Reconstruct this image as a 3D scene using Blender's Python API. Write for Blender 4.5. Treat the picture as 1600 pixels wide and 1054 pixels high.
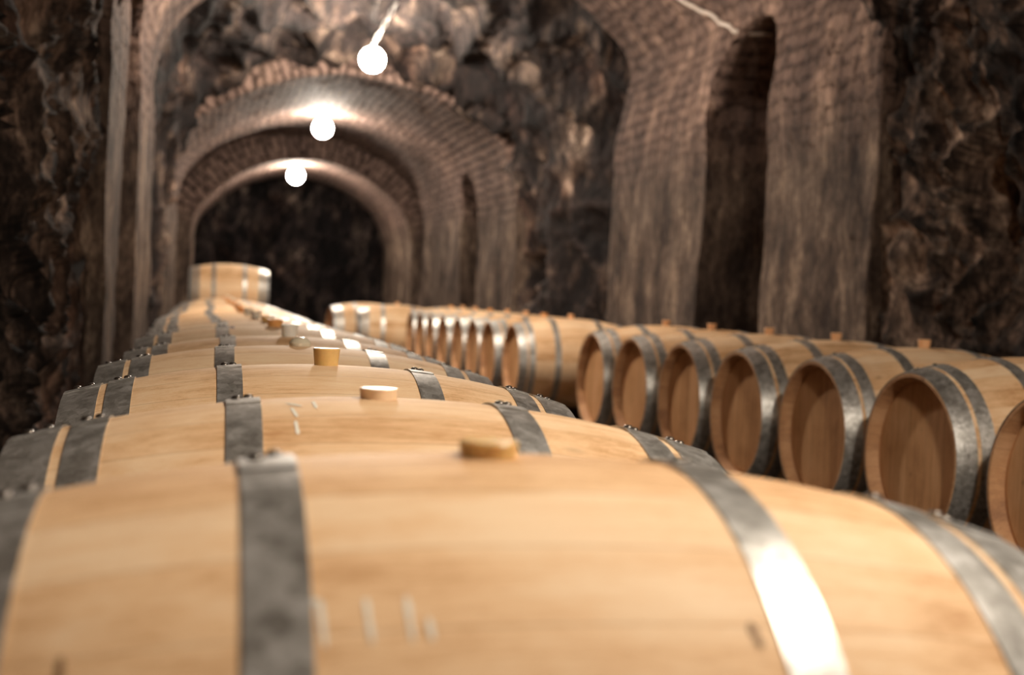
import bpy, bmesh, math, random
from mathutils import Vector, Matrix, noise
for o in list(bpy.data.objects): bpy.data.objects.remove(o)
scene = bpy.context.scene
COL = scene.collection
R = math.radians
random.seed(7)

# ------------------------------------------------------------------ camera
TOP = 0.82                       # height of the barrel tops above the floor
F_PX, YAW, PITCH, ROLL, CAM_H = 1987.0, 0.2375, 0.0302, 0.0436, 0.142
camd = bpy.data.cameras.new('camera'); cam = bpy.data.objects.new('camera', camd); COL.objects.link(cam)
camd.sensor_width = 36.0; camd.lens = F_PX/1600*36.0; camd.clip_start = 0.02; camd.clip_end = 100
fw = Vector((math.sin(YAW)*math.cos(PITCH), math.cos(YAW)*math.cos(PITCH), -math.sin(PITCH)))
rt = Vector((math.cos(YAW), -math.sin(YAW), 0)); up = rt.cross(fw)
rt2 = rt*math.cos(ROLL) + up*math.sin(ROLL); up2 = -rt*math.sin(ROLL) + up*math.cos(ROLL)
m = Matrix((rt2, up2, -fw)).transposed().to_4x4(); m.translation = Vector((0, 0, TOP+CAM_H))
cam.matrix_world = m
camd.dof.use_dof = True; camd.dof.focus_distance = 2.36; camd.dof.aperture_fstop = 3.1; camd.dof.aperture_blades = 0
scene.camera = cam

# ------------------------------------------------------------------ world, exposure
w = bpy.data.worlds.new('world'); scene.world = w; w.use_nodes = True
w.node_tree.nodes['Background'].inputs[0].default_value = (0.9, 0.8, 0.75, 1)
w.node_tree.nodes['Background'].inputs[1].default_value = 0.0
vs = scene.view_settings
vs.view_transform = 'Standard'; vs.look = 'None'; vs.gamma = 1; vs.use_curve_mapping = False
vs.exposure = 1.68
scene.cycles.max_bounces = 6; scene.cycles.diffuse_bounces = 2; scene.cycles.glossy_bounces = 3
# lamps of the cellar: (x, y, z above the barrel tops, ceiling mount x, y, z, watts-like strength)
BULB_E = 420.0
BULB_R = [.105, .10, .105, .122, .128, .135]  # last three bulbs are oversized, their glare is put into the size
BULB_K = [.5, .70, 1.15, 1.1, .9, 1.0]
LAMPS = [
 (1.60, -4.2, 2.40, 1.60, -4.2, 2.9),
 (1.45,  0.85, 1.62, 1.45, 0.85, 2.9),
 (1.12,  8.45, 2.40, 1.12, 8.45, 3.02),
 (1.55, 12.90, 2.49, 1.79, 13.0, 3.12),
 (1.475, 17.62, 2.36, 1.53, 17.62, 2.58),
 (1.46, 22.60, 2.13, 1.47, 22.6, 2.33),
]

# ------------------------------------------------------------------ helpers
def mesh_obj(name, bm, mat, parent=None, smooth=True, loc=None):
    me = bpy.data.meshes.new(name)
    bm.normal_update(); bm.to_mesh(me); bm.free()
    if smooth:
        for p in me.polygons: p.use_smooth = True
    for mm in (mat if isinstance(mat, (list, tuple)) else [mat]): me.materials.append(mm)
    o = bpy.data.objects.new(name, me); COL.objects.link(o)
    if parent: o.parent = parent
    if loc: o.location = loc
    return o
def thing(name, label, cat, loc=(0, 0, 0), rot=(0, 0, 0), group=None):
    o = bpy.data.objects.new(name, None); COL.objects.link(o)
    o.empty_display_size = .1
    o.location = loc; o.rotation_euler = rot; tag(o, label, cat, group)
    return o
def tag(o, label=None, cat=None, group=None, kind=None):
    if label: o['label'] = label
    if cat: o['category'] = cat
    if group: o['group'] = group
    if kind: o['kind'] = kind
    return o
def lathe_x(bm, prof, seg=72, closed=False):
    """revolve (x, r) pairs about the X axis"""
    rings = []
    for x, r in prof:
        if r < 1e-6: rings.append([bm.verts.new((x, 0, 0))])
        else: rings.append([bm.verts.new((x, r*math.sin(2*math.pi*i/seg), r*math.cos(2*math.pi*i/seg))) for i in range(seg)])
    pairs = list(zip(rings[:-1], rings[1:]))
    if closed: pairs.append((rings[-1], rings[0]))
    for a, b in pairs:
        for i in range(seg):
            j = (i+1) % seg
            if len(a) == 1 and len(b) == 1: continue
            if len(a) == 1: bm.faces.new((a[0], b[i], b[j]))
            elif len(b) == 1: bm.faces.new((a[j], a[i], b[0]))
            else: bm.faces.new((a[j], a[i], b[i], b[j]))
    return bm
def lathe_z(bm, prof, seg=32):
    rings = []
    for z, r in prof:
        if r < 1e-6: rings.append([bm.verts.new((0, 0, z))])
        else: rings.append([bm.verts.new((r*math.cos(2*math.pi*i/seg), r*math.sin(2*math.pi*i/seg), z)) for i in range(seg)])
    for a, b in zip(rings[:-1], rings[1:]):
        for i in range(seg):
            j = (i+1) % seg
            if len(a) == 1: bm.faces.new((a[0], b[j], b[i]))
            elif len(b) == 1: bm.faces.new((a[i], a[j], b[0]))
            else: bm.faces.new((a[i], a[j], b[j], b[i]))
    return bm
def tube(bm, pts, r, seg=8):
    pts = [Vector(p) for p in pts]; rings = []
    for k, p in enumerate(pts):
        t = (pts[min(k+1, len(pts)-1)] - pts[max(k-1, 0)]).normalized()
        a = t.cross(Vector((0, 0, 1)))
        if a.length < 1e-3: a = t.cross(Vector((0, 1, 0)))
        a.normalize(); b = t.cross(a)
        rings.append([bm.verts.new(p + a*(r*math.cos(2*math.pi*i/seg)) + b*(r*math.sin(2*math.pi*i/seg))) for i in range(seg)])
    for u, v in zip(rings[:-1], rings[1:]):
        for i in range(seg):
            j = (i+1) % seg; bm.faces.new((u[i], u[j], v[j], v[i]))
    bm.faces.new(rings[0][::-1]); bm.faces.new(rings[-1])
def box(bm, c, s, bev=0):
    r = bmesh.ops.create_cube(bm, size=1)
    vv = r['verts']
    for v in vv: v.co = Vector((v.co.x*s[0]+c[0], v.co.y*s[1]+c[1], v.co.z*s[2]+c[2]))
    if bev:
        ee = list({e for v in vv for e in v.link_edges})
        bmesh.ops.bevel(bm, geom=ee, offset=bev, segments=2, affect='EDGES')

# ------------------------------------------------------------------ materials
class NT:
    def __init__(s, name):
        s.m = bpy.data.materials.new(name); s.m.use_nodes = True
        s.t = s.m.node_tree; s.b = s.t.nodes['Principled BSDF']; s.out = s.t.nodes['Material Output']
    def n(s, typ, **kw):
        nd = s.t.nodes.new(typ)
        for k, v in kw.items():
            if k == 'i':
                for kk, vv in v.items():
                    if isinstance(vv, bpy.types.NodeSocket): s.t.links.new(vv, nd.inputs[kk])
                    else: nd.inputs[kk].default_value = vv
            else: setattr(nd, k, v)
        return nd
    def math(s, op, a, b=None, c=None, clamp=False):
        i = {0: a}
        if b is not None: i[1] = b
        if c is not None: i[2] = c
        return s.n('ShaderNodeMath', operation=op, use_clamp=clamp, i=i).outputs[0]
    def mix(s, f, a, b, mode='MIX'):
        nd = s.n('ShaderNodeMix', data_type='RGBA', blend_type=mode)
        for k, v in ((0, f), (6, a), (7, b)):
            if isinstance(v, bpy.types.NodeSocket): s.t.links.new(v, nd.inputs[k])
            else: nd.inputs[k].default_value = v
        return nd.outputs[2]
    def noise(s, vec, scale, detail=4, rough=.55, dist=0):
        return s.n('ShaderNodeTexNoise', i={'Vector': vec, 'Scale': scale, 'Detail': detail, 'Roughness': rough, 'Distortion': dist}).outputs[0]
    def mapping(s, vec, scale=(1, 1, 1), loc=(0, 0, 0)):
        return s.n('ShaderNodeMapping', i={'Vector': vec, 'Scale': scale, 'Location': loc}).outputs[0]
    def ramp(s, f, stops):
        nd = s.n('ShaderNodeValToRGB', i={0: f}); e = nd.color_ramp.elements
        while len(e) > len(stops): e.remove(e[-1])
        while len(e) < len(stops): e.new(.5)
        for k, (p, c) in enumerate(stops): e[k].position = p; e[k].color = c if len(c) == 4 else (*c, 1)
        return nd.outputs[0]
    def set(s, **kw):
        for k, v in kw.items():
            k = k.replace('_', ' ')
            if isinstance(v, bpy.types.NodeSocket): s.t.links.new(v, s.b.inputs[k])
            else: s.b.inputs[k].default_value = v
    def bump(s, h, strength=.3, dist=.01, normal=None):
        i = {'Height': h, 'Strength': strength, 'Distance': dist}
        if normal: i['Normal'] = normal
        return s.n('ShaderNodeBump', i=i).outputs[0]
def c3(r, g, b): return (r, g, b, 1)

def wood_material(name, light, mid, dark, head=False):
    t = NT(name)
    obc = t.n('ShaderNodeTexCoord').outputs['Object']
    rnd = t.n('ShaderNodeObjectInfo').outputs['Random']
    off = t.n('ShaderNodeCombineXYZ', i={0: t.math('MULTIPLY', rnd, 37.0), 1: t.math('MULTIPLY', rnd, 91.0), 2: t.math('MULTIPLY', rnd, 13.0)}).outputs[0]
    vec = t.n('ShaderNodeVectorMath', operation='ADD', i={0: obc, 1: off}).outputs[0]
    sep = t.n('ShaderNodeSeparateXYZ', i={0: obc})
    x, y, z = sep.outputs
    if head:
        f = t.math('MULTIPLY', y, 9.5)
        stretch = (4, 22, 1.6)
    else:
        f = t.math('MULTIPLY', t.math('ARCTAN2', y, z), 30/(2*math.pi))
        stretch = (1.6, 16, 16)
    f = t.math('ADD', f, 100.37)
    fl = t.math('FLOOR', f)
    fr = t.math('SUBTRACT', f, fl)
    edge = t.math('MINIMUM', fr, t.math('SUBTRACT', 1.0, fr))
    seam = t.math('SUBTRACT', 1.0, t.math('MULTIPLY', edge, 45.0, clamp=True), clamp=True)
    tone = t.n('ShaderNodeTexWhiteNoise', noise_dimensions='1D', i={'W': t.math('ADD', fl, t.math('MULTIPLY', rnd, 50.0))}).outputs[0]
    # shift the grain per stave so it breaks at every joint
    shift = t.n('ShaderNodeCombineXYZ', i={0: t.math('MULTIPLY', tone, 9.0), 1: 0.0, 2: t.math('MULTIPLY', tone, 5.0)}).outputs[0]
    gv = t.mapping(t.n('ShaderNodeVectorMath', operation='ADD', i={0: vec, 1: shift}).outputs[0], scale=stretch)
    g1 = t.noise(gv, 3.0, 6, .6, .4)
    g2 = t.noise(gv, 16.0, 5, .65, .2)
    blot = t.noise(vec, 5.0, 3, .6, .3)
    g3 = t.noise(t.mapping(gv, scale=(1.6, 3.2, 3.2)), 20.0, 4, .7)
    g = t.math('ADD', t.math('MULTIPLY', g1, .36), t.math('ADD', t.math('MULTIPLY', g2, .26), t.math('MULTIPLY', g3, .28)))
    g = t.math('ADD', g, t.math('MULTIPLY', t.math('SUBTRACT', tone, .5), .17))
    g = t.math('ADD', g, t.math('MULTIPLY', t.math('SUBTRACT', blot, .5), .34))
    col = t.ramp(g, [(.30, dark), (.44, mid), (.58, light)])
    # knots and short stains
    kn = t.n('ShaderNodeTexVoronoi', feature='F1', i={'Vector': t.mapping(vec, scale=(3.0, 6.0, 6.0)), 'Scale': 1.3, 'Randomness': 1.0}).outputs['Distance']
    kmask = t.math('SUBTRACT', 1.0, t.math('MULTIPLY', kn, 11.0), clamp=True)
    col = t.mix(t.math('MULTIPLY', kmask, .55), col, c3(dark[0]*.35, dark[1]*.3, dark[2]*.3))
    col = t.mix(t.math('MULTIPLY', seam, .38), col, c3(dark[0]*.5, dark[1]*.42, dark[2]*.38))
    grime = t.noise(t.mapping(vec, scale=(1, 1, 1)), 2.4, 5, .6, .5)
    gm = t.ramp(grime, [(.56, (0, 0, 0)), (.72, (1, 1, 1))])
    col = t.mix(t.math('MULTIPLY', gm, .22), col, c3(dark[0]*.7, dark[1]*.65, dark[2]*.7))
    t.set(Base_Color=col, Roughness=t.math('ADD', .52, t.math('MULTIPLY', g2, .25)))
    t.b.inputs['Specular IOR Level'].default_value = .24
    t.set(Normal=t.bump(t.math('SUBTRACT', t.math('MULTIPLY', g2, .4), seam), .25, .002))
    return t.m
M = {}
M['oak'] = wood_material('oak_staves', c3(.92, .68, .44), c3(.83, .545, .305), c3(.57, .31, .14))
M['oak_head'] = wood_material('oak_head', c3(.84, .50, .26), c3(.72, .39, .18), c3(.48, .24, .10), head=True)
M['oak_chime'] = wood_material('oak_chime', c3(.70, .41, .22), c3(.58, .31, .15), c3(.36, .18, .09))
def hoop_material():
    t = NT('galvanised_hoop')
    obc = t.n('ShaderNodeTexCoord').outputs['Object']
    rnd = t.n('ShaderNodeObjectInfo').outputs['Random']
    off = t.n('ShaderNodeCombineXYZ', i={0: t.math('MULTIPLY', rnd, 17.0), 1: t.math('MULTIPLY', rnd, 31.0), 2: 0.0}).outputs[0]
    vec = t.n('ShaderNodeVectorMath', operation='ADD', i={0: obc, 1: off}).outputs[0]
    a = t.noise(vec, 26, 5, .65, .3); b = t.noise(vec, 160, 3, .6)
    sp = t.n('ShaderNodeTexVoronoi', i={'Vector': vec, 'Scale': 75.0}).outputs['Color']
    s2 = t.n('ShaderNodeSeparateXYZ', i={0: sp}).outputs[0]
    g = t.math('ADD', t.math('MULTIPLY', a, .6), t.math('ADD', t.math('MULTIPLY', b, .2), t.math('MULTIPLY', s2, .2)))
    col = t.ramp(g, [(.3, c3(.24, .225, .20)), (.5, c3(.44, .425, .395)), (.7, c3(.68, .665, .64))])
    t.set(Base_Color=col, Metallic=.68, Roughness=t.math('ADD', .32, t.math('MULTIPLY', a, .22)), Normal=t.bump(a, .15, .002))
    return t.m
M['hoop'] = hoop_material()
def simple(name, col, rough=.5, metal=0, **kw):
    t = NT(name)
    obc = t.n('ShaderNodeTexCoord').outputs['Object']
    nz = t.noise(obc, 60, 4, .6)
    cc = t.mix(nz, c3(*[v*.8 for v in col[:3]]), c3(*[min(1, v*1.15) for v in col[:3]]))
    t.set(Base_Color=cc, Roughness=rough, Metallic=metal, **kw)
    return t.m
M['rivet'] = simple('dark_iron_rivet', (.16, .14, .12), .35, .9)
M['bung_yellow'] = simple('amber_silicone', (.80, .52, .20), .3, Subsurface_Weight=.4, Subsurface_Radius=(.02, .01, .004))
M['bung_cream'] = simple('cream_silicone', (.92, .66, .44), .35, Subsurface_Weight=.4, Subsurface_Radius=(.02, .012, .006))
M['bung_clear'] = simple('clear_silicone', (.90, .78, .58), .15, Transmission_Weight=.25)
M['bung_white'] = simple('white_silicone', (.90, .84, .76), .35, Subsurface_Weight=.3, Subsurface_Radius=(.01, .008, .006))
M['bung_orange'] = simple('orange_silicone', (.85, .42, .14), .4, Subsurface_Weight=.3, Subsurface_Radius=(.02, .008, .003))
M['bung_wood'] = simple('pale_bung', (.88, .50, .26), .5)
M['chalk'] = simple('chalk', (.97, .86, .74), .95)
M['knot'] = simple('knot', (.30, .17, .08), .7)
M['wine'] = simple('wine_stain', (.16, .05, .06), .6)
M['beam'] = simple('rail_timber', (.16, .10, .06), .8)
M['chain'] = simple('bright_chain', (.88, .86, .82), .45, .5)
M['cable'] = simple('pale_cable', (.55, .47, .40), .55)
M['cap'] = simple('lamp_cap', (.25, .22, .2), .4, .6)
def bulb_material(k=1.0):
    t = NT('lit_bulb')
    e = t.n('ShaderNodeEmission', i={0: c3(1.0, .88, .74), 1: BULB_E*k})
    t.t.links.new(e.outputs[0], t.out.inputs[0])
    return t.m
M['bulbs'] = [bulb_material(k*(.075/r)**2) for k, r in zip(BULB_K, BULB_R)]

def rock_material(name='cellar_rock', k=1.0, stops=((.40, c3(.006, .004, .004)), (.475, c3(.045, .029, .022)), (.535, c3(.19, .125, .092)), (.62, c3(.58, .42, .31)))):
    t = NT(name)
    geo = t.n('ShaderNodeNewGeometry'); pos = geo.outputs['Position']; pt = geo.outputs['Pointiness']
    a = t.noise(t.mapping(pos, scale=(1, 1, .6)), 2.2*k, 8, .66, .5)
    b = t.noise(t.mapping(pos, scale=(1.4, 1.4, .5)), 6*k*k, 9, .72 if k == 1 else .6, 1.0)
    v = t.n('ShaderNodeTexVoronoi', feature='F1', i={'Vector': t.mapping(pos, scale=(1.3, 1.3, .8)), 'Scale': 9.0}).outputs['Distance']
    c = t.noise(t.mapping(pos, scale=(1.3, 1.3, .7)), 26*k, 5, .7, .5)
    g = t.math('ADD', t.math('MULTIPLY', a, .42), t.math('ADD', t.math('MULTIPLY', b, .38), t.math('MULTIPLY', c, .20)))
    col = t.ramp(g, list(stops))
    red = t.noise(pos, 1.1, 3, .5)
    col = t.mix(t.ramp(red, [(.5, (0, 0, 0)), (.7, (.6, .6, .6))]), col, c3(.30, .15, .10), 'OVERLAY')
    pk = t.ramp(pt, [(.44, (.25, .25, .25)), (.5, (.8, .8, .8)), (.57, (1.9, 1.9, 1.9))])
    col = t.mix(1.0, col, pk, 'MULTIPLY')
    h = t.math('ADD', t.math('MULTIPLY', b, 1.0), t.math('MULTIPLY', v, -.5))
    t.set(Base_Color=col, Roughness=.85, Normal=t.bump(h, .8, .05))
    t.b.inputs['Specular IOR Level'].default_value = .25
    return t.m
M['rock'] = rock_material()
M['rock_coarse'] = rock_material('hewn_rock', .62, ((.41, c3(.006, .004, .004)), (.51, c3(.026, .018, .016)), (.58, c3(.13, .09, .068)), (.64, c3(.55, .42, .33))))  # larger-scale rock pattern for the second bay
M['rock_dark'] = rock_material('dark_rock', .8, ((.42, c3(.004, .003, .003)), (.49, c3(.020, .014, .014)), (.55, c3(.06, .042, .036)), (.61, c3(.26, .19, .15))))  # darker rock colours for the last bay and both end walls
def masonry_material(name='plastered_brick', brick=.3, dist=.018):
    t = NT(name)
    tc = t.n('ShaderNodeTexCoord'); uv = tc.outputs['UV']
    geo = t.n('ShaderNodeNewGeometry'); pos = geo.outputs['Position']; pt = geo.outputs['Pointiness']
    z = t.n('ShaderNodeSeparateXYZ', i={0: pos}).outputs[2]
    wob = t.noise(pos, 7, 5, .65)
    uvw = t.n('ShaderNodeVectorMath', operation='ADD', i={0: uv, 1: t.n('ShaderNodeCombineXYZ', i={0: t.math('MULTIPLY', wob, .20), 1: t.math('MULTIPLY', t.noise(pos, 4, 4, .7), .22), 2: 0.0}).outputs[0]}).outputs[0]
    br = t.n('ShaderNodeTexBrick', i={'Vector': uvw, 'Color1': c3(.9, .9, .9), 'Color2': c3(.5, .5, .5), 'Mortar': c3(.0, .0, .0), 'Scale': 1.0, 'Mortar Size': .022,
          'Mortar Smooth': .6, 'Bias': 0.0, 'Brick Width': .30, 'Row Height': .105})
    bc = t.n('ShaderNodeSeparateXYZ', i={0: br.outputs['Color']}).outputs[0]
    # brick shows in the arch, the piers below are rendered over
    bm_ = t.math('ADD', t.math('MULTIPLY', t.math('SUBTRACT', z, 2.05), 1.8), t.math('MULTIPLY', t.noise(pos, 2.5, 4, .6), .9), clamp=True)
    a = t.noise(t.mapping(pos, scale=(1, 1, .5)), 2.6, 8, .66, .3)
    b = t.noise(t.mapping(pos, scale=(1.4, 1.4, .42)), 12, 8, .72, .35)
    c = t.noise(t.mapping(pos, scale=(1.4, 1.4, .6)), 34, 4, .7, .2)
    g = t.math('ADD', t.math('MULTIPLY', a, .48), t.math('ADD', t.math('MULTIPLY', b, .34), t.math('MULTIPLY', c, .18)))
    col = t.ramp(g, [(.38, c3(.018, .012, .010)), (.46, c3(.060, .041, .032)), (.53, c3(.145, .102, .077)), (.63, c3(.46, .34, .25))])
    brickc = t.mix(bc, c3(.020, .013, .012), c3(.30, .20, .165))
    col2 = t.mix(1-brick, brickc, t.mix(1.0, col, c3(1.35, 1.2, 1.2), 'MULTIPLY'))
    col = t.mix(bm_, col, col2)
    h1 = t.math('ADD', t.math('MULTIPLY', b, .7), t.math('MULTIPLY', c, .25))
    n1 = t.bump(h1, .9, .05)
    mort = t.math('MULTIPLY', t.math('SUBTRACT', t.math('SUBTRACT', 1.0, br.outputs['Fac']), 0.0), bm_)
    n2 = t.bump(t.math('ADD', mort, t.math('MULTIPLY', t.math('MULTIPLY', bc, bm_), .7)), 1.0, dist, n1)
    t.set(Base_Color=col, Roughness=.8, Normal=n2)
    t.b.inputs['Specular IOR Level'].default_value = .12
    return t.m
M['masonry'] = masonry_material()
M['brick'] = masonry_material('bare_brick', .75, .05)
def floor_material():
    t = NT('earth_floor')
    pos = t.n('ShaderNodeNewGeometry').outputs['Position']
    a = t.noise(pos, 6, 8, .65)
    t.set(Base_Color=t.ramp(a, [(.35, c3(.02, .015, .012)), (.65, c3(.10, .07, .05))]), Roughness=.9, Normal=t.bump(a, .5, .03))
    return t.m
M['floor'] = floor_material()

# ------------------------------------------------------------------ the cellar: rock bays and masonry arches
def profile(XL, XR, zs, za=None, floor=-TOP, n=120):
    if za is None: return crown(XL, XR, zs, floor)
    return plain(XL, XR, zs, za, floor, n)
def crown(XL, XR, ctrl, floor):
    """straight legs to the first and last control point, a smooth curve between"""
    c = [Vector((x, z, 0)) for x, z in ctrl]
    a, b = Vector((XL, floor, 0)), Vector((XR, floor, 0))
    pts = [tuple(a.lerp(c[0], i/30))[:2] for i in range(30)]
    g = [c[0]-Vector((0, .3, 0))] + c + [c[-1]-Vector((0, .3, 0))]
    for i in range(1, len(g)-2):
        p0, p1, p2, p3 = g[i-1:i+3]
        for k in range(12):
            t = k/12
            q = .5*((2*p1) + (p2-p0)*t + (2*p0-5*p1+4*p2-p3)*t*t + (3*p1-p0-3*p2+p3)*t**3)
            pts.append((q.x, q.y))
    pts += [tuple(c[-1].lerp(b, i/30))[:2] for i in range(31)]
    d = [0]
    for p, q in zip(pts[:-1], pts[1:]): d.append(d[-1] + math.hypot(q[0]-p[0], q[1]-p[1]))
    return pts, d
def plain(XL, XR, zs, za, floor=-TOP, n=120):
    """polyline of the cross section, left foot to right foot; z measured from the barrel tops"""
    cx, hw = (XL+XR)/2, (XR-XL)/2
    pts = [(XL, floor + (zs-floor)*i/30) for i in range(30)]
    for i in range(n+1):
        a = math.pi*(1 - i/n)
        c, s = math.cos(a), math.sin(a)
        e = .92
        pts.append((cx + hw*math.copysign(abs(c)**e, c), zs + (za-zs)*s**e))
    pts += [(XR, floor + (zs-floor)*(29-i)/30) for i in range(30)]
    d = [0]
    for p, q in zip(pts[:-1], pts[1:]): d.append(d[-1] + math.hypot(q[0]-p[0], q[1]-p[1]))
    return pts, d
def at_len(P, s):
    pts, d = P
    s = min(max(s, 0), d[-1]-1e-6)
    lo, hi = 0, len(d)-1
    while hi-lo > 1:
        mid = (lo+hi)//2
        if d[mid] <= s: lo = mid
        else: hi = mid
    f = (s-d[lo])/max(1e-9, d[hi]-d[lo])
    x = pts[lo][0]*(1-f) + pts[hi][0]*f; z = pts[lo][1]*(1-f) + pts[hi][1]*f
    tx, tz = pts[hi][0]-pts[lo][0], pts[hi][1]-pts[lo][1]; l = math.hypot(tx, tz) or 1
    return x, z, -tz/l, tx/l          # point and outward normal
def len_at_z(P, z, right=False):
    pts, d = P
    rng = range(len(pts)) if not right else range(len(pts)-1, -1, -1)
    for i in rng:
        if pts[i][1] >= z: return d[i]
    return d[len(d)//2]
def fbm(p, oct=5):
    a, s, f = 0, .5, 1
    for _ in range(oct):
        a += s*noise.noise(p*f); f *= 2.07; s *= .52
    return a
def damped(f):
    return lambda x, y, z: f(x, y, z)*(1 - .72*min(1, max(0, (y-4.9)/1.3))*(1 if x < 1 else .5))
def rough_rock(amp, big_forms=1.0):
    fk = .4 if big_forms > 1 else 1
    def f(x, y, z):
        q = Vector((x*1.0, y*1.0, z*.75))
        big = noise.noise(q*.8 + Vector((5, 1, 9)))
        mid = 1 - abs(noise.noise(q*1.9 + Vector((1, 7, 3))))*2.4
        wv = Vector((noise.noise(q*2.3), noise.noise(q*2.3+Vector((9, 9, 9))), 0))*.35
        v1 = max(0, 1 - abs(noise.noise((Vector((x, y, z*.42))+wv)*3.4))*5)**2
        v2 = max(0, 1 - abs(noise.noise((Vector((x, y, z*.30))+wv)*7.5))*4)**2
        fin2 = fbm(Vector((x, y, z*.6))*8, 4)
        hole = max(0, noise.noise(q*1.7 + Vector((31, 2, 8))) - .26)
        return amp*(.7*big + .25 - .30*mid*big_forms - .38*v1*fk - .20*v2*fk + .40*fin2*fk + 3.0*hole)
    return f
def smooth_wall(amp):
    def f(x, y, z):
        q = Vector((x, y, z))
        return amp*(noise.noise(q*1.1) + .6*noise.noise(q*3.3) + .55*fbm(Vector((x, y, z*.4))*11, 3))
    return f
counts = {}
def strip(bm, uvl, cols, closed=False):
    """cols: list of columns of (co, uv)"""
    V = [[bm.verts.new(c[0]) for c in col] for col in cols]
    for i in range(len(cols)-1):
        for j in range(len(cols[0])-1):
            try: f = bm.faces.new((V[i][j], V[i+1][j], V[i+1][j+1], V[i][j+1]))
            except ValueError: continue
            for lp, (a, b) in zip(f.loops, ((i, j), (i+1, j), (i+1, j+1), (i, j+1))): lp[uvl].uv = cols[a][b][1]
def section(y0, y1, prof, disp, mat, step, zsplit, thick=0.7, niches=(), ring=True, shape=None, names=('wall_left', 'ceiling', 'wall_right'), fade=True):
    """one length of the tunnel; niches = (side, ya, yb, spring, top, depth)"""
    P0 = profile(*prof)
    edges = {y0, y1}
    for nc in niches: edges |= {nc[1], nc[2]}
    edges = sorted(edges)
    ys = []
    for a, b in zip(edges[:-1], edges[1:]):
        k = max(2, round((b-a)/step)); ys += [a+(b-a)*i/k for i in range(k)]
    ys.append(y1)
    bms = [bmesh.new() for _ in range(3)]; uvs = [b.loops.layers.uv.new('uv') for b in bms]
    def prof_at(y): return profile(*shape(y)) if shape else P0
    Pc = {}
    def P(y):
        if y not in Pc: Pc[y] = prof_at(y)
        return Pc[y]
    def pt(y, s, off=0.0, u=None):
        p = P(y); x, z, nx, nz = at_len(p, s)
        k = disp(x, y, z) + off
        return (Vector((x+nx*k, y, z+nz*k+TOP)), (y, s))
    def niche_z(nc, y):
        side, ya, yb, sp, tp, dep = nc
        c, h = (ya+yb)/2, (yb-ya)/2
        return sp + (tp-sp)*math.sqrt(max(0, 1-((y-c)/h)**2))
    nL = lambda P_: max(4, round((len_at_z(P_, zsplit)+.0)/step))
    N = nL(P0); NC = max(6, round((len_at_z(P0, zsplit, True)-len_at_z(P0, zsplit))/step))
    for part, (side) in ((0, 'L'), (2, 'R')):
        bm, uvl = bms[part], uvs[part]
        se = sorted({y0, y1} | {v for q in niches if q[0] == side for v in q[1:3]})
        for a, b in zip(se[:-1], se[1:]):
            k = max(2, round((b-a)/step)); cy = [a+(b-a)*i/k for i in range(k+1)]
            nc = next((q for q in niches if q[0] == side and abs(q[1]-a) < 1e-6 and abs(q[2]-b) < 1e-6), None)
            if nc:      # finer columns near the springing of the little arch
                k = 24; cy = [ (a+b)/2 - (b-a)/2*math.cos(math.pi*i/k) for i in range(k+1)]
            cols = []; rim = []
            for y in cy:
                p = P(y)
                s1 = len_at_z(p, zsplit, side == 'R'); s0 = 0 if side == 'L' else p[1][-1]
                if nc: s0 = len_at_z(p, niche_z(nc, y), side == 'R')
                col = [pt(y, s0 + (s1-s0)*j/N) for j in range(N+1)]
                if side == 'R': pass
                cols.append(col)
                if nc: rim.append(col[0])
            strip(bm, uvl, cols)
            if nc:
                sg = -1 if side == 'L' else 1; dep = nc[5]
                # jambs and the little barrel vault going into the wall
                path = []
                p = P(a); xx = at_len(p, 0 if side == 'L' else p[1][-1])
                foot = [pt(a, (len_at_z(p, nc[3], side == 'R') if j == 12 else (0 + len_at_z(p, nc[3], False)*j/12 if side == 'L' else p[1][-1] + (len_at_z(p, nc[3], True)-p[1][-1])*j/12))) for j in range(13)]
                p2 = P(b)
                foot2 = [pt(b, (0 + len_at_z(p2, nc[3], False)*j/12 if side == 'L' else p2[1][-1] + (len_at_z(p2, nc[3], True)-p2[1][-1])*j/12)) for j in range(13)]
                path = foot[:-1] + rim + foot2[:-1][::-1]
                cols = []
                for k in range(9):
                    e = dep*k/8
                    cols.append([(Vector((c[0].x + (sg*e if k else 0), c[0].y, c[0].z)) + Vector((0, .02*noise.noise(Vector((e*4, c[0].y*4, c[0].z*4))) if k else 0, 0)), (e + 3, idx*.08)) for idx, c in enumerate(path)])
                strip(bm, uvl, cols)
                # back wall of the niche
                xb = sg*dep
                back = []
                for i, y in enumerate([a-.05 + (b-a+.1)*i/14 for i in range(15)]):
                    base = prof[0] if side == 'L' else prof[1]
                    back.append([(Vector((base + xb + .05*noise.noise(Vector((y*3, z*3, 2))), y, z+TOP)), (y, z)) for z in [-TOP + (nc[4]+TOP+.15)*j/30 for j in range(31)]])
                strip(bm, uvl, back)
    bm, uvl = bms[1], uvs[1]
    cols = []
    for y in ys:
        p = P(y); s0, s1 = len_at_z(p, zsplit), len_at_z(p, zsplit, True)
        cols.append([pt(y, s0+(s1-s0)*j/NC) for j in range(NC+1)])
    strip(bm, uvl, cols)
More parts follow.
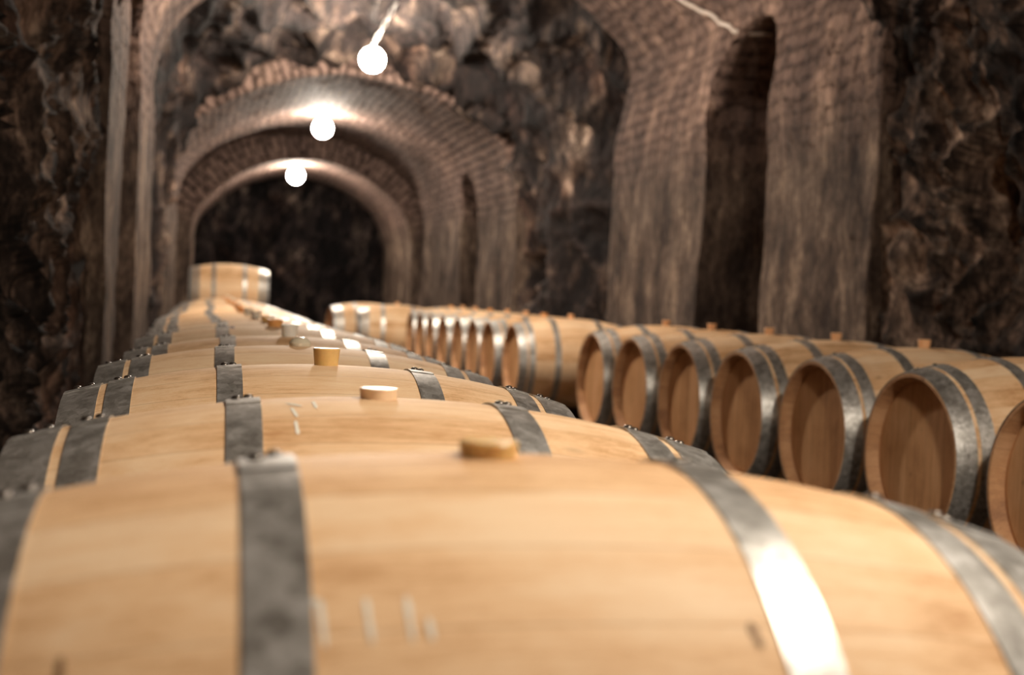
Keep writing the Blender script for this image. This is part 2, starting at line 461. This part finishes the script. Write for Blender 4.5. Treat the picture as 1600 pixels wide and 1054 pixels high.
    if ring:        # the end faces of the masonry, standing out from the rock
        for y in (y0, y1):
            p = P(y); sL, sR = len_at_z(p, zsplit), len_at_z(p, zsplit, True)
            for part, (sa, sb, k) in ((0, (0, sL, N)), (1, (sL, sR, NC)), (2, (sR, p[1][-1], N))):
                cols = []
                for q in range(7):
                    off = thick*q/6
                    row = []
                    for j in range(k+1):
                        c, u = pt(y, sa+(sb-sa)*j/k)
                        x, z, nx, nz = at_len(p, sa+(sb-sa)*j/k)
                        if q:
                            c = c + Vector((nx*off, .025*noise.noise(Vector((x+off, y, z))*5), nz*off))
                        row.append((c, (off*1.0 + 7, u[1])))
                    cols.append(row)
                strip(bms[part], uvs[part], cols)
    for b, nm in zip(bms, names):
        bmesh.ops.remove_doubles(b, verts=b.verts, dist=1e-5)
        bmesh.ops.recalc_face_normals(b, faces=b.faces)
        tag(mesh_obj(nm, b, mat), kind='structure')

PIER_N = ('wall_left', 'ceiling', 'wall_right')
# rock bay around the camera
def near_shape(y):
    k = min(1, max(0, (y-4.6)/1.7)); k = k*k*(3-2*k)
    return (-.80+.30*k, 3.75-.24*k, .9+.3*k, 3.3)
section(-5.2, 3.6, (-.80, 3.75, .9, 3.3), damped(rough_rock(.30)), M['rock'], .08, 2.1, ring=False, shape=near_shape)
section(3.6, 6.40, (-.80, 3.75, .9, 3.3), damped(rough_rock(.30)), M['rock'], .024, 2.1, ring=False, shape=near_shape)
# first masonry arch with its two facing niches
ARCH1 = (-.46, 3.46, [(-.46, 1.5), (-.44, 1.85), (-.30, 2.22), (.10, 2.62), (.75, 2.95), (1.5, 3.10), (2.25, 3.08), (2.92, 2.83), (3.34, 2.52), (3.57, 2.20), (3.51, 1.85), (3.46, 1.5)])
section(6.18, 10.75, ARCH1, smooth_wall(.026), M['masonry'], .05, 2.25, thick=1.3,
        niches=(('R', 7.56, 8.64, 1.55, 2.13, 1.1), ('L', 7.20, 8.75, 1.35, 2.05, 1.1)))
# second rock bay, hollowed out deep behind the arch, closing in again
def bay_shape(y):
    k = max(0, 1-abs(y-11.6)/1.5)
    e = min(1, max(0, (y-12.9)/1.5)); e = e*e*(3-2*e)
    return (-.66-.2*k+.16*e, 3.66+.75*k-.06*e, .80+.6*k+.35*e, 3.16+.6*k-.42*e)
section(10.55, 14.5, (-.66, 3.66, .80, 3.16), rough_rock(.30, 2.0), M['rock_coarse'], .035, 1.7, ring=False, shape=bay_shape)
# second masonry arch
section(14.35, 18.75, (-.46, 3.46, [(-.46, 1.3), (-.31, 1.75), (.0, 2.07), (.60, 2.38), (1.4, 2.57), (2.3, 2.45), (3.0, 2.15), (3.34, 1.80), (3.46, 1.3)]), smooth_wall(.034), M['brick'], .06, 2.02,
        niches=(('R', 16.45, 17.55, 1.20, 1.80, 1.4),))
section(18.55, 21.9, (-.56, 3.56, 1.25, 2.72), smooth_wall(.05), M['brick'], .1, 1.8, ring=False)
# third masonry arch and the rock beyond
section(21.6, 25.2, (-.26, 3.42, [(-.26, 1.1), (-.14, 1.47), (.40, 1.97), (1.0, 2.24), (1.59, 2.33), (2.1, 2.27), (2.62, 2.06), (3.17, 1.62), (3.40, .95)]), smooth_wall(.022), M['brick'], .11, 1.8)
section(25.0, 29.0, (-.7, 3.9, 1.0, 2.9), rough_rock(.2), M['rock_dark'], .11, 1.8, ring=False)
def end_wall(name, y, step):
    bm = bmesh.new(); uvl = bm.loops.layers.uv.new('uv'); rf = rough_rock(.25)
    xs = [-1.7 + 6.4*i/round(6.4/step) for i in range(round(6.4/step)+1)]
    zs = [-.05 + 5.0*i/round(5/step) for i in range(round(5/step)+1)]
    strip(bm, uvl, [[(Vector((x, y + rf(x, y, z), z)), (x, z)) for z in zs] for x in xs])
    tag(mesh_obj(name, bm, M['rock_dark']), kind='structure')
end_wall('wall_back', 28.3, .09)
end_wall('wall_front', -4.9, .2)
bm = bmesh.new(); uvl = bm.loops.layers.uv.new('uv')
strip(bm, uvl, [[(Vector((x, y, 0)), (x, y)) for y in [-5.4 + 34.8*i/60 for i in range(61)]] for x in [-2.1 + 7.4*i/20 for i in range(21)]])
bmesh.ops.recalc_face_normals(bm, faces=bm.faces)
tag(mesh_obj('floor', bm, M['floor']), kind='structure')

# ------------------------------------------------------------------ barrels
RB, RH, HL = .35, .283, .475
AX = TOP - RB                           # height of a barrel's axis
def rad(x): return RH + (RB-RH)*(1 - abs(x/HL)**2.1)
bm = bmesh.new()
N = 28
prof = [(-HL+.052, .255), (-HL+.045, .258), (-HL+.002, .268)]
prof += [(-HL, .270), (-HL, RH-.003), (-HL+.003, RH)]
prof += [(x, rad(x)) for x in [-HL+.006 + (2*HL-.012)*i/N for i in range(N+1)]]
prof += [(HL-.003, RH), (HL, RH-.003), (HL, .270), (HL-.002, .268), (HL-.045, .258), (HL-.052, .255)]
lathe_x(bm, prof, 96)
me_body = bm
def head_bm(s):
    bm = bmesh.new()
    lathe_x(bm, [(s*(HL-.042), 0), (s*(HL-.042), .13), (s*(HL-.042), .245), (s*(HL-.047), .2585), (s*(HL-.062), .2585), (s*(HL-.062), 0)], 72)
    bmesh.ops.recalc_face_normals(bm, faces=bm.faces)
    return bm
JOINT = R(-4)                           # hoop laps lie along the top of the barrel
def hoop_bm(x0, x1):
    bm = bmesh.new(); seg = 96; t = .0016
    def ring(off, a0, a1, n):
        cols = []
        for i in range(n+1):
            a = a0 + (a1-a0)*i/n
            col = []
            for x, o in ((x0, off), (x0, off+t), ((x0*3+x1)/4, off+t), ((x0+x1)/2, off+t), ((x0+x1*3)/4, off+t), (x1, off+t), (x1, off)):
                r = rad(x) + o
                col.append(bm.verts.new((x, -r*math.sin(a), r*math.cos(a))))
            cols.append(col)
        for u, v in zip(cols[:-1], cols[1:]):
            for j in range(6): bm.faces.new((u[j], u[j+1], v[j+1], v[j]))
        bm.faces.new(cols[0]); bm.faces.new(cols[-1][::-1])
    ring(.0002, 0, 2*math.pi, seg)
    ring(.0002+t, JOINT-R(9), JOINT+R(9.5), 10)
    bmesh.ops.recalc_face_normals(bm, faces=bm.faces)
    return bm
def rivet_bm(x, a):
    bm = bmesh.new(); r0 = rad(x) + .003
    lathe_z(bm, [(0, .0075), (.002, .0073), (.0045, .005), (.0055, 0)], 10)
    mt = Matrix.Translation((x, -r0*math.sin(a), r0*math.cos(a))) @ Matrix.Rotation(a, 4, 'X')
    bm.transform(mt)
    return bm
HOOPS = [(-.475, -.411), (-.398, -.352), (-.205, -.160), (.160, .205), (.352, .398), (.411, .475)]
BODY = mesh_obj('body', me_body, [M['oak'], M['oak_chime']]).data
for p in BODY.polygons:
    if abs(p.center.x) > HL-.06 and math.hypot(p.center.y, p.center.z) < RH-.004: p.material_index = 1
HEADS = [mesh_obj('head', head_bm(s), M['oak_head'], smooth=False).data for s in (-1, 1)]
HOOPM = [mesh_obj('hoop', hoop_bm(a, b), M['hoop'], smooth=False).data for a, b in HOOPS]
RIV = []
for a, b in HOOPS:
    c = (a+b)/2; d = .010 if b-a < .05 else .014
    RIV.append([mesh_obj('rivet', rivet_bm(c-d*.8, JOINT+R(1.2)), M['rivet']).data, mesh_obj('rivet', rivet_bm(c+d*.8, JOINT-R(2.6)), M['rivet']).data])
for me in HOOPM:                        # smooth around, crisp at the edges
    for p in me.polygons: p.use_smooth = True
    me.set_sharp_from_angle(angle=R(35))
for o in list(bpy.data.objects):
    if o.name.split('.')[0] in ('body', 'head', 'hoop', 'rivet'): bpy.data.objects.remove(o)
BODY.set_sharp_from_angle(angle=R(40))
def bung_mesh(r1, r0, h, dome=0, cup=False):
    bm = bmesh.new()
    p = [(-.03, r0*.9), (-.001, r0), (h-.002, r1-.0006), (h, r1-.002)]
    if dome: p += [(h+dome*.6, r1*.7), (h+dome*.9, r1*.35), (h+dome, 0)]
    elif cup: p += [(h, r1-.004), (h-.010, r1-.006), (h-.011, 0)]
    else: p += [(h-.0015, r1*.5), (h-.0015, 0)]
    lathe_z(bm, [(-.03, 0)] + p, 28)
    return bm
BUNGS = {
 'amber': ('bung_yellow', (.0255, .0235, .014), 'yellow translucent bung'),
 'cream': ('bung_cream', (.0270, .0245, .015), 'flat cream bung'),
 'cup':   ('bung_yellow', (.0265, .0225, .033), 'tall amber translucent bung'),
 'dome':  ('bung_clear', (.0280, .0260, .010, .014), 'clear domed bung'),
 'white': ('bung_white', (.0270, .0210, .036, 0, True), 'white cup bung'),
 'orange':('bung_orange', (.0300, .0240, .026), 'orange bung'),
 'yellow':('bung_yellow', (.0280, .0230, .024), 'yellow bung'),
 'pale':  ('bung_wood', (.0260, .0210, .034), 'pale orange bung'),
}
BM_ = {}
for k, (mt, a, lb) in BUNGS.items():
    o = mesh_obj('bung', bung_mesh(*a), M[mt]); BM_[k] = o.data; BM_[k].set_sharp_from_angle(angle=R(40)); bpy.data.objects.remove(o)
def child(name, me, parent):
    o = bpy.data.objects.new(name, me); COL.objects.link(o); o.parent = parent; return o
def barrel(x, y, z, label, group, rx=0, rz=0, bung='pale', rivets=False, bo=0.0):
    """axis along X, joints and bung on top; rx rolls it on its axis"""
    t = thing('wine_barrel', label, 'barrel', (x, y, z), (R(rx), 0, R(rz)), group)
    child('body', BODY, t)
    for hm in HEADS: child('head', hm, t)
    for hm, rv in zip(HOOPM, RIV):
        h = child('hoop', hm, t)
        if rivets:
            for r in rv: child('rivet', r, h)
    if bung:
        b = child('bung', BM_[bung], t); b.location = (bo, 0, RB-.001); b['label'] = BUNGS[bung][2]
    return t
GL, GR = 'wine barrels lying in the left row', 'wine barrels lying in the right row'
ORD = ['first', 'second', 'third', 'fourth', 'fifth', 'sixth', 'seventh', 'eighth', 'ninth', 'tenth', 'eleventh', 'twelfth', 'thirteenth', 'fourteenth',
       'fifteenth', 'sixteenth', 'seventeenth', 'eighteenth', 'nineteenth', 'twentieth', 'twenty-first', 'twenty-second', 'twenty-third']
X0, Y0, X1 = .232, 1.019, 2.775
LEFT = [  # label, bung, dx, dy, dz, rx, rz, bung offset
 ('blurred oak barrel filling the foreground, nearest to the camera, yellow bung on top', 'amber', .003, .018, .010, 0, .0),
 ('oak barrel second from the camera in the left row, flat cream bung, chalk strokes', 'cream', .004, 0, -.002, 0, -.4),
 ('sharp oak barrel third in the left row with a tall amber bung', 'cup', -.002, 0, 0, 0, .2),
 ('oak barrel fourth in the left row with a low clear domed bung', 'dome', .0, 0, .003, -1, -.4),
 ('oak barrel fifth in the left row with a white cup-shaped bung', 'white', .018, 0, 0, 1, .5),
 ('oak barrel sixth in the left row, orange bung and a wine stain by a hoop', 'orange', .012, 0, .008, 1, 0),
 ('oak barrel seventh in the left row with a yellow bung', 'yellow', .02, 0, .004, 0, 0),
 ('oak barrel eighth in the left row with a white bung', 'white', .0, 0, 0, 0, 0),
]
barrels = []
for i in range(21):
    if i < 8: lb, bg, dx, dy, dz, rx, rz = LEFT[i]
    else:
        bg = ['orange', 'pale', 'white'][i % 3]
        dx, dy, dz, rx, rz = random.uniform(-.03, .03), 0, 0, random.uniform(-2, 2), random.uniform(-.8, .8)
        lb = 'oak barrel, %s from the camera in the left row, small %s bung' % (ORD[i], {'orange': 'orange', 'pale': 'pale orange', 'white': 'white'}[bg])
    barrels.append(barrel(X0+dx, Y0+.72*i+dy, AX+dz, lb, GL, rx, rz, bg, i < 9))
yN = Y0+.72*20
barrel(X0+.02, yN+1.12, AX, 'oak barrel at the far end of the left row, standing off by a gap', GL, 0, 0, 'pale')
barrel(X0+.04, yN+.56, AX+.421, 'oak barrel lying on top of the far end of the left row', 'wine barrels stacked on the row', 8, 0, None)
# right row
for i, n in enumerate([4, 5, 6, 7, 8, 9, 10]):
    y = (n+.2834)*.72
    lb = ['oak barrel cut off by the right edge of the photo, nearest in the right row',
          'large oak barrel second in the right row, its recessed head fully in view',
          'oak barrel third in the right row with its head half in shadow',
          'oak barrel fourth in the right row, open-faced head lit from below',
          'oak barrel fifth in the right row with a lit head',
          'oak barrel sixth in the right row with a bright narrow head',
          'oak barrel seventh in the right row with shiny hoops, last before the gap'][i]
    barrel(X1 + random.uniform(-.012, .012), y, AX + (.02 if n > 4 else .01), lb, GR, 0, random.uniform(-.5, .5), 'pale', True)
for k in range(8):
    y = (13+k+.2834)*.72
    lb = ('oak barrel first beyond the gap in the right row, side and hoops showing' if k == 0 else
          'oak barrel, %s beyond the gap in the right row' % ORD[k])
    barrel(X1 + random.uniform(-.02, .02), y, AX+.01, lb, GR, random.uniform(-3, 3), random.uniform(-.8, .8), ['pale', 'orange', 'pale'][k % 3], k == 0)
barrel(2.28, 15.45, AX+.01, 'oak barrel with bright hoops shifted left at the far end of the right row', GR, 0, -4, 'pale')
barrel(2.03, 16.45, AX+.01, 'leftmost oak barrel at the far end of the right row', GR, 0, 6, None)

# chalk strokes lying on the wood, as parts of their barrels
def chalk(parent, strokes, wdt, name='chalk_mark', mat='chalk'):
    for pts in strokes:
        bm = bmesh.new(); prev = None; P = []
        for (x0, a0), (x1, a1) in zip(pts[:-1], pts[1:]):
            for k in range(7): P.append((x0+(x1-x0)*k/6, a0+(a1-a0)*k/6))
        for i, (x, a) in enumerate(P):
            ww = wdt*(.6+.6*abs(noise.noise(Vector((x*60, a, i*.7)))))*(1 if 0 < i < len(P)-1 else .4)
            q = P[min(i+1, len(P)-1)]; p = P[max(i-1, 0)]
            tx, ta = q[0]-p[0], R(q[1]-p[1])*RB; l = math.hypot(tx, ta) or 1
            nx, na = -ta/l*ww/2, tx/l*ww/2
            row = []
            for sg in (-1, 1):
                xx, aa = x+nx*sg, R(a)+na*sg/RB
                r = rad(xx)+.0006
                row.append(bm.verts.new((xx, -r*math.sin(aa), r*math.cos(aa))))
            if prev: bm.faces.new((prev[0], prev[1], row[1], row[0]))
            prev = row
        mesh_obj(name, bm, M[mat], parent)
chalk(barrels[1], [[(-.128, 7), (-.108, 10)], [(-.092, 6), (-.090, 12)], [(-.122, 11), (-.116, 17)], [(-.119, 19), (-.117, 25)]], .007)
chalk(barrels[0], [[(-.165, 36), (-.155, 36), (-.153, 42)], [(-.125, 36), (-.123, 42)], [(-.098, 36), (-.097, 42)], [(-.085, 39), (-.084, 42)]], .005)
chalk(barrels[0], [[(-.315, 40), (-.313, 46)], [(.141, 40), (.145, 43.5)]], .007, 'wood_knot', 'knot')
chalk(barrels[5], [[(-.150, 1), (-.149, 10)]], .02, 'wine_stain', 'wine')

# ------------------------------------------------------------------ rails under the rows
def rail(x, y0, y1, lb):
    bm = bmesh.new(); h = AX - rad(.255) - .005
    box(bm, (0, (y1-y0)/2, h/2), (.09, y1-y0, h), .008)
    o = mesh_obj('wooden_rail', bm, M['beam'], smooth=False, loc=(x, y0, 0))
    tag(o, lb, 'rail', 'timber rails under the barrels')
rail(X0-.30, .2, 17.2, 'dark timber rail under the left ends of the left barrel row')
rail(X0+.30, .2, 17.2, 'dark timber rail under the right ends of the left barrel row')
rail(X1-.30, 2.2, 15.1, 'dark timber rail under the near heads of the right barrel row')
rail(X1+.30, 2.2, 15.1, 'dark timber rail under the wall side of the right barrel row')

for bx, by, nm in ((2.28, 15.45, 'bright-hooped barrel shifted left'), (2.03, 16.45, 'leftmost far barrel')):
    for sx, sd in ((-.24, 'left'), (.24, 'right')):
        rail(bx+sx, by-.24, by+.24, 'short timber block under the %s end of the %s' % (sd, nm))

# ------------------------------------------------------------------ lamps
for i, (x, y, z, mx, my, mz) in enumerate(LAMPS):
    lb = ['bare round bulb hanging behind the camera', 'bare round bulb hanging over the nearest barrels', 'bare round bulb hanging under the near arch',
          'large glowing round bulb on a slanting chain, highest in the photo', 'glowing round bulb under the second arch, middle of the three lit lamps',
          'glowing round bulb nearest the end wall, lowest of the three lit lamps'][i]
    t = thing('pendant_lamp', lb, 'lamp', (x, y, z+TOP), (0, 0, 0), 'bulbs hanging along the vault')
    bm = bmesh.new(); bmesh.ops.create_icosphere(bm, subdivisions=3, radius=BULB_R[i]); mesh_obj('bulb', bm, M['bulbs'][i], t)
    bm = bmesh.new(); lathe_z(bm, [(.085, .03), (.092, .034), (.12, .030), (.135, .018), (.15, 0)], 20); mesh_obj('lamp_holder', bm, M['cap'], t)
    bm = bmesh.new()
    d = Vector((mx-x, my-y, mz-z)) - Vector((0, 0, .14)); L_ = d.length; nl = max(3, int(L_/.07))
    q = d.to_track_quat('Z', 'Y').to_matrix().to_4x4()
    for k in range(nl):
        b2 = bmesh.new(); ring = []
        tr, sg = .009, 14
        for u in range(sg):
            a = 2*math.pi*u/sg; cx_, cz_ = .020*math.cos(a), .042*math.sin(a)
            ring.append([b2.verts.new((cx_*(1+tr/.020*math.cos(v*math.pi/3)*.8), tr*math.sin(v*math.pi/3), cz_*(1+tr/.042*math.cos(v*math.pi/3)*.8))) for v in range(6)])
        for u in range(sg):
            for v in range(6): b2.faces.new((ring[u][v], ring[(u+1) % sg][v], ring[(u+1) % sg][(v+1) % 6], ring[u][(v+1) % 6]))
        b2.transform(Matrix.Translation(Vector((0, 0, .14)) + d*((k+.5)/nl)) @ q @ Matrix.Rotation(R(90)*(k % 2), 4, 'Z'))
        tmp = bpy.data.meshes.new('t'); b2.to_mesh(tmp); b2.free(); bm.from_mesh(tmp); bpy.data.meshes.remove(tmp)
    mesh_obj('chain', bm, M['chain'], t)

# cable running down the near arch to the niche
PA = profile(*ARCH1)
pts = []
for k in range(21):
    f = k/20
    y = 9.6 - 1.2*f; zt = 2.80 - .74*f**.9
    s = len_at_z(PA, zt, True); x, z, nx, nz = at_len(PA, s)
    pts.append((x-nx*.03, y + .02*math.sin(k*1.3), z-nz*.03+TOP))
pts += [(pts[-1][0]+.12, pts[-1][1]-.06, pts[-1][2]-.02), (pts[-1][0]+.3, pts[-1][1]-.06, pts[-1][2]+.0)]
bm = bmesh.new(); tube(bm, pts, .013, 8)
tag(mesh_obj('electric_cable', bm, M['cable']), 'pale cable sagging down the arch into the dark niche on the right', 'cable')
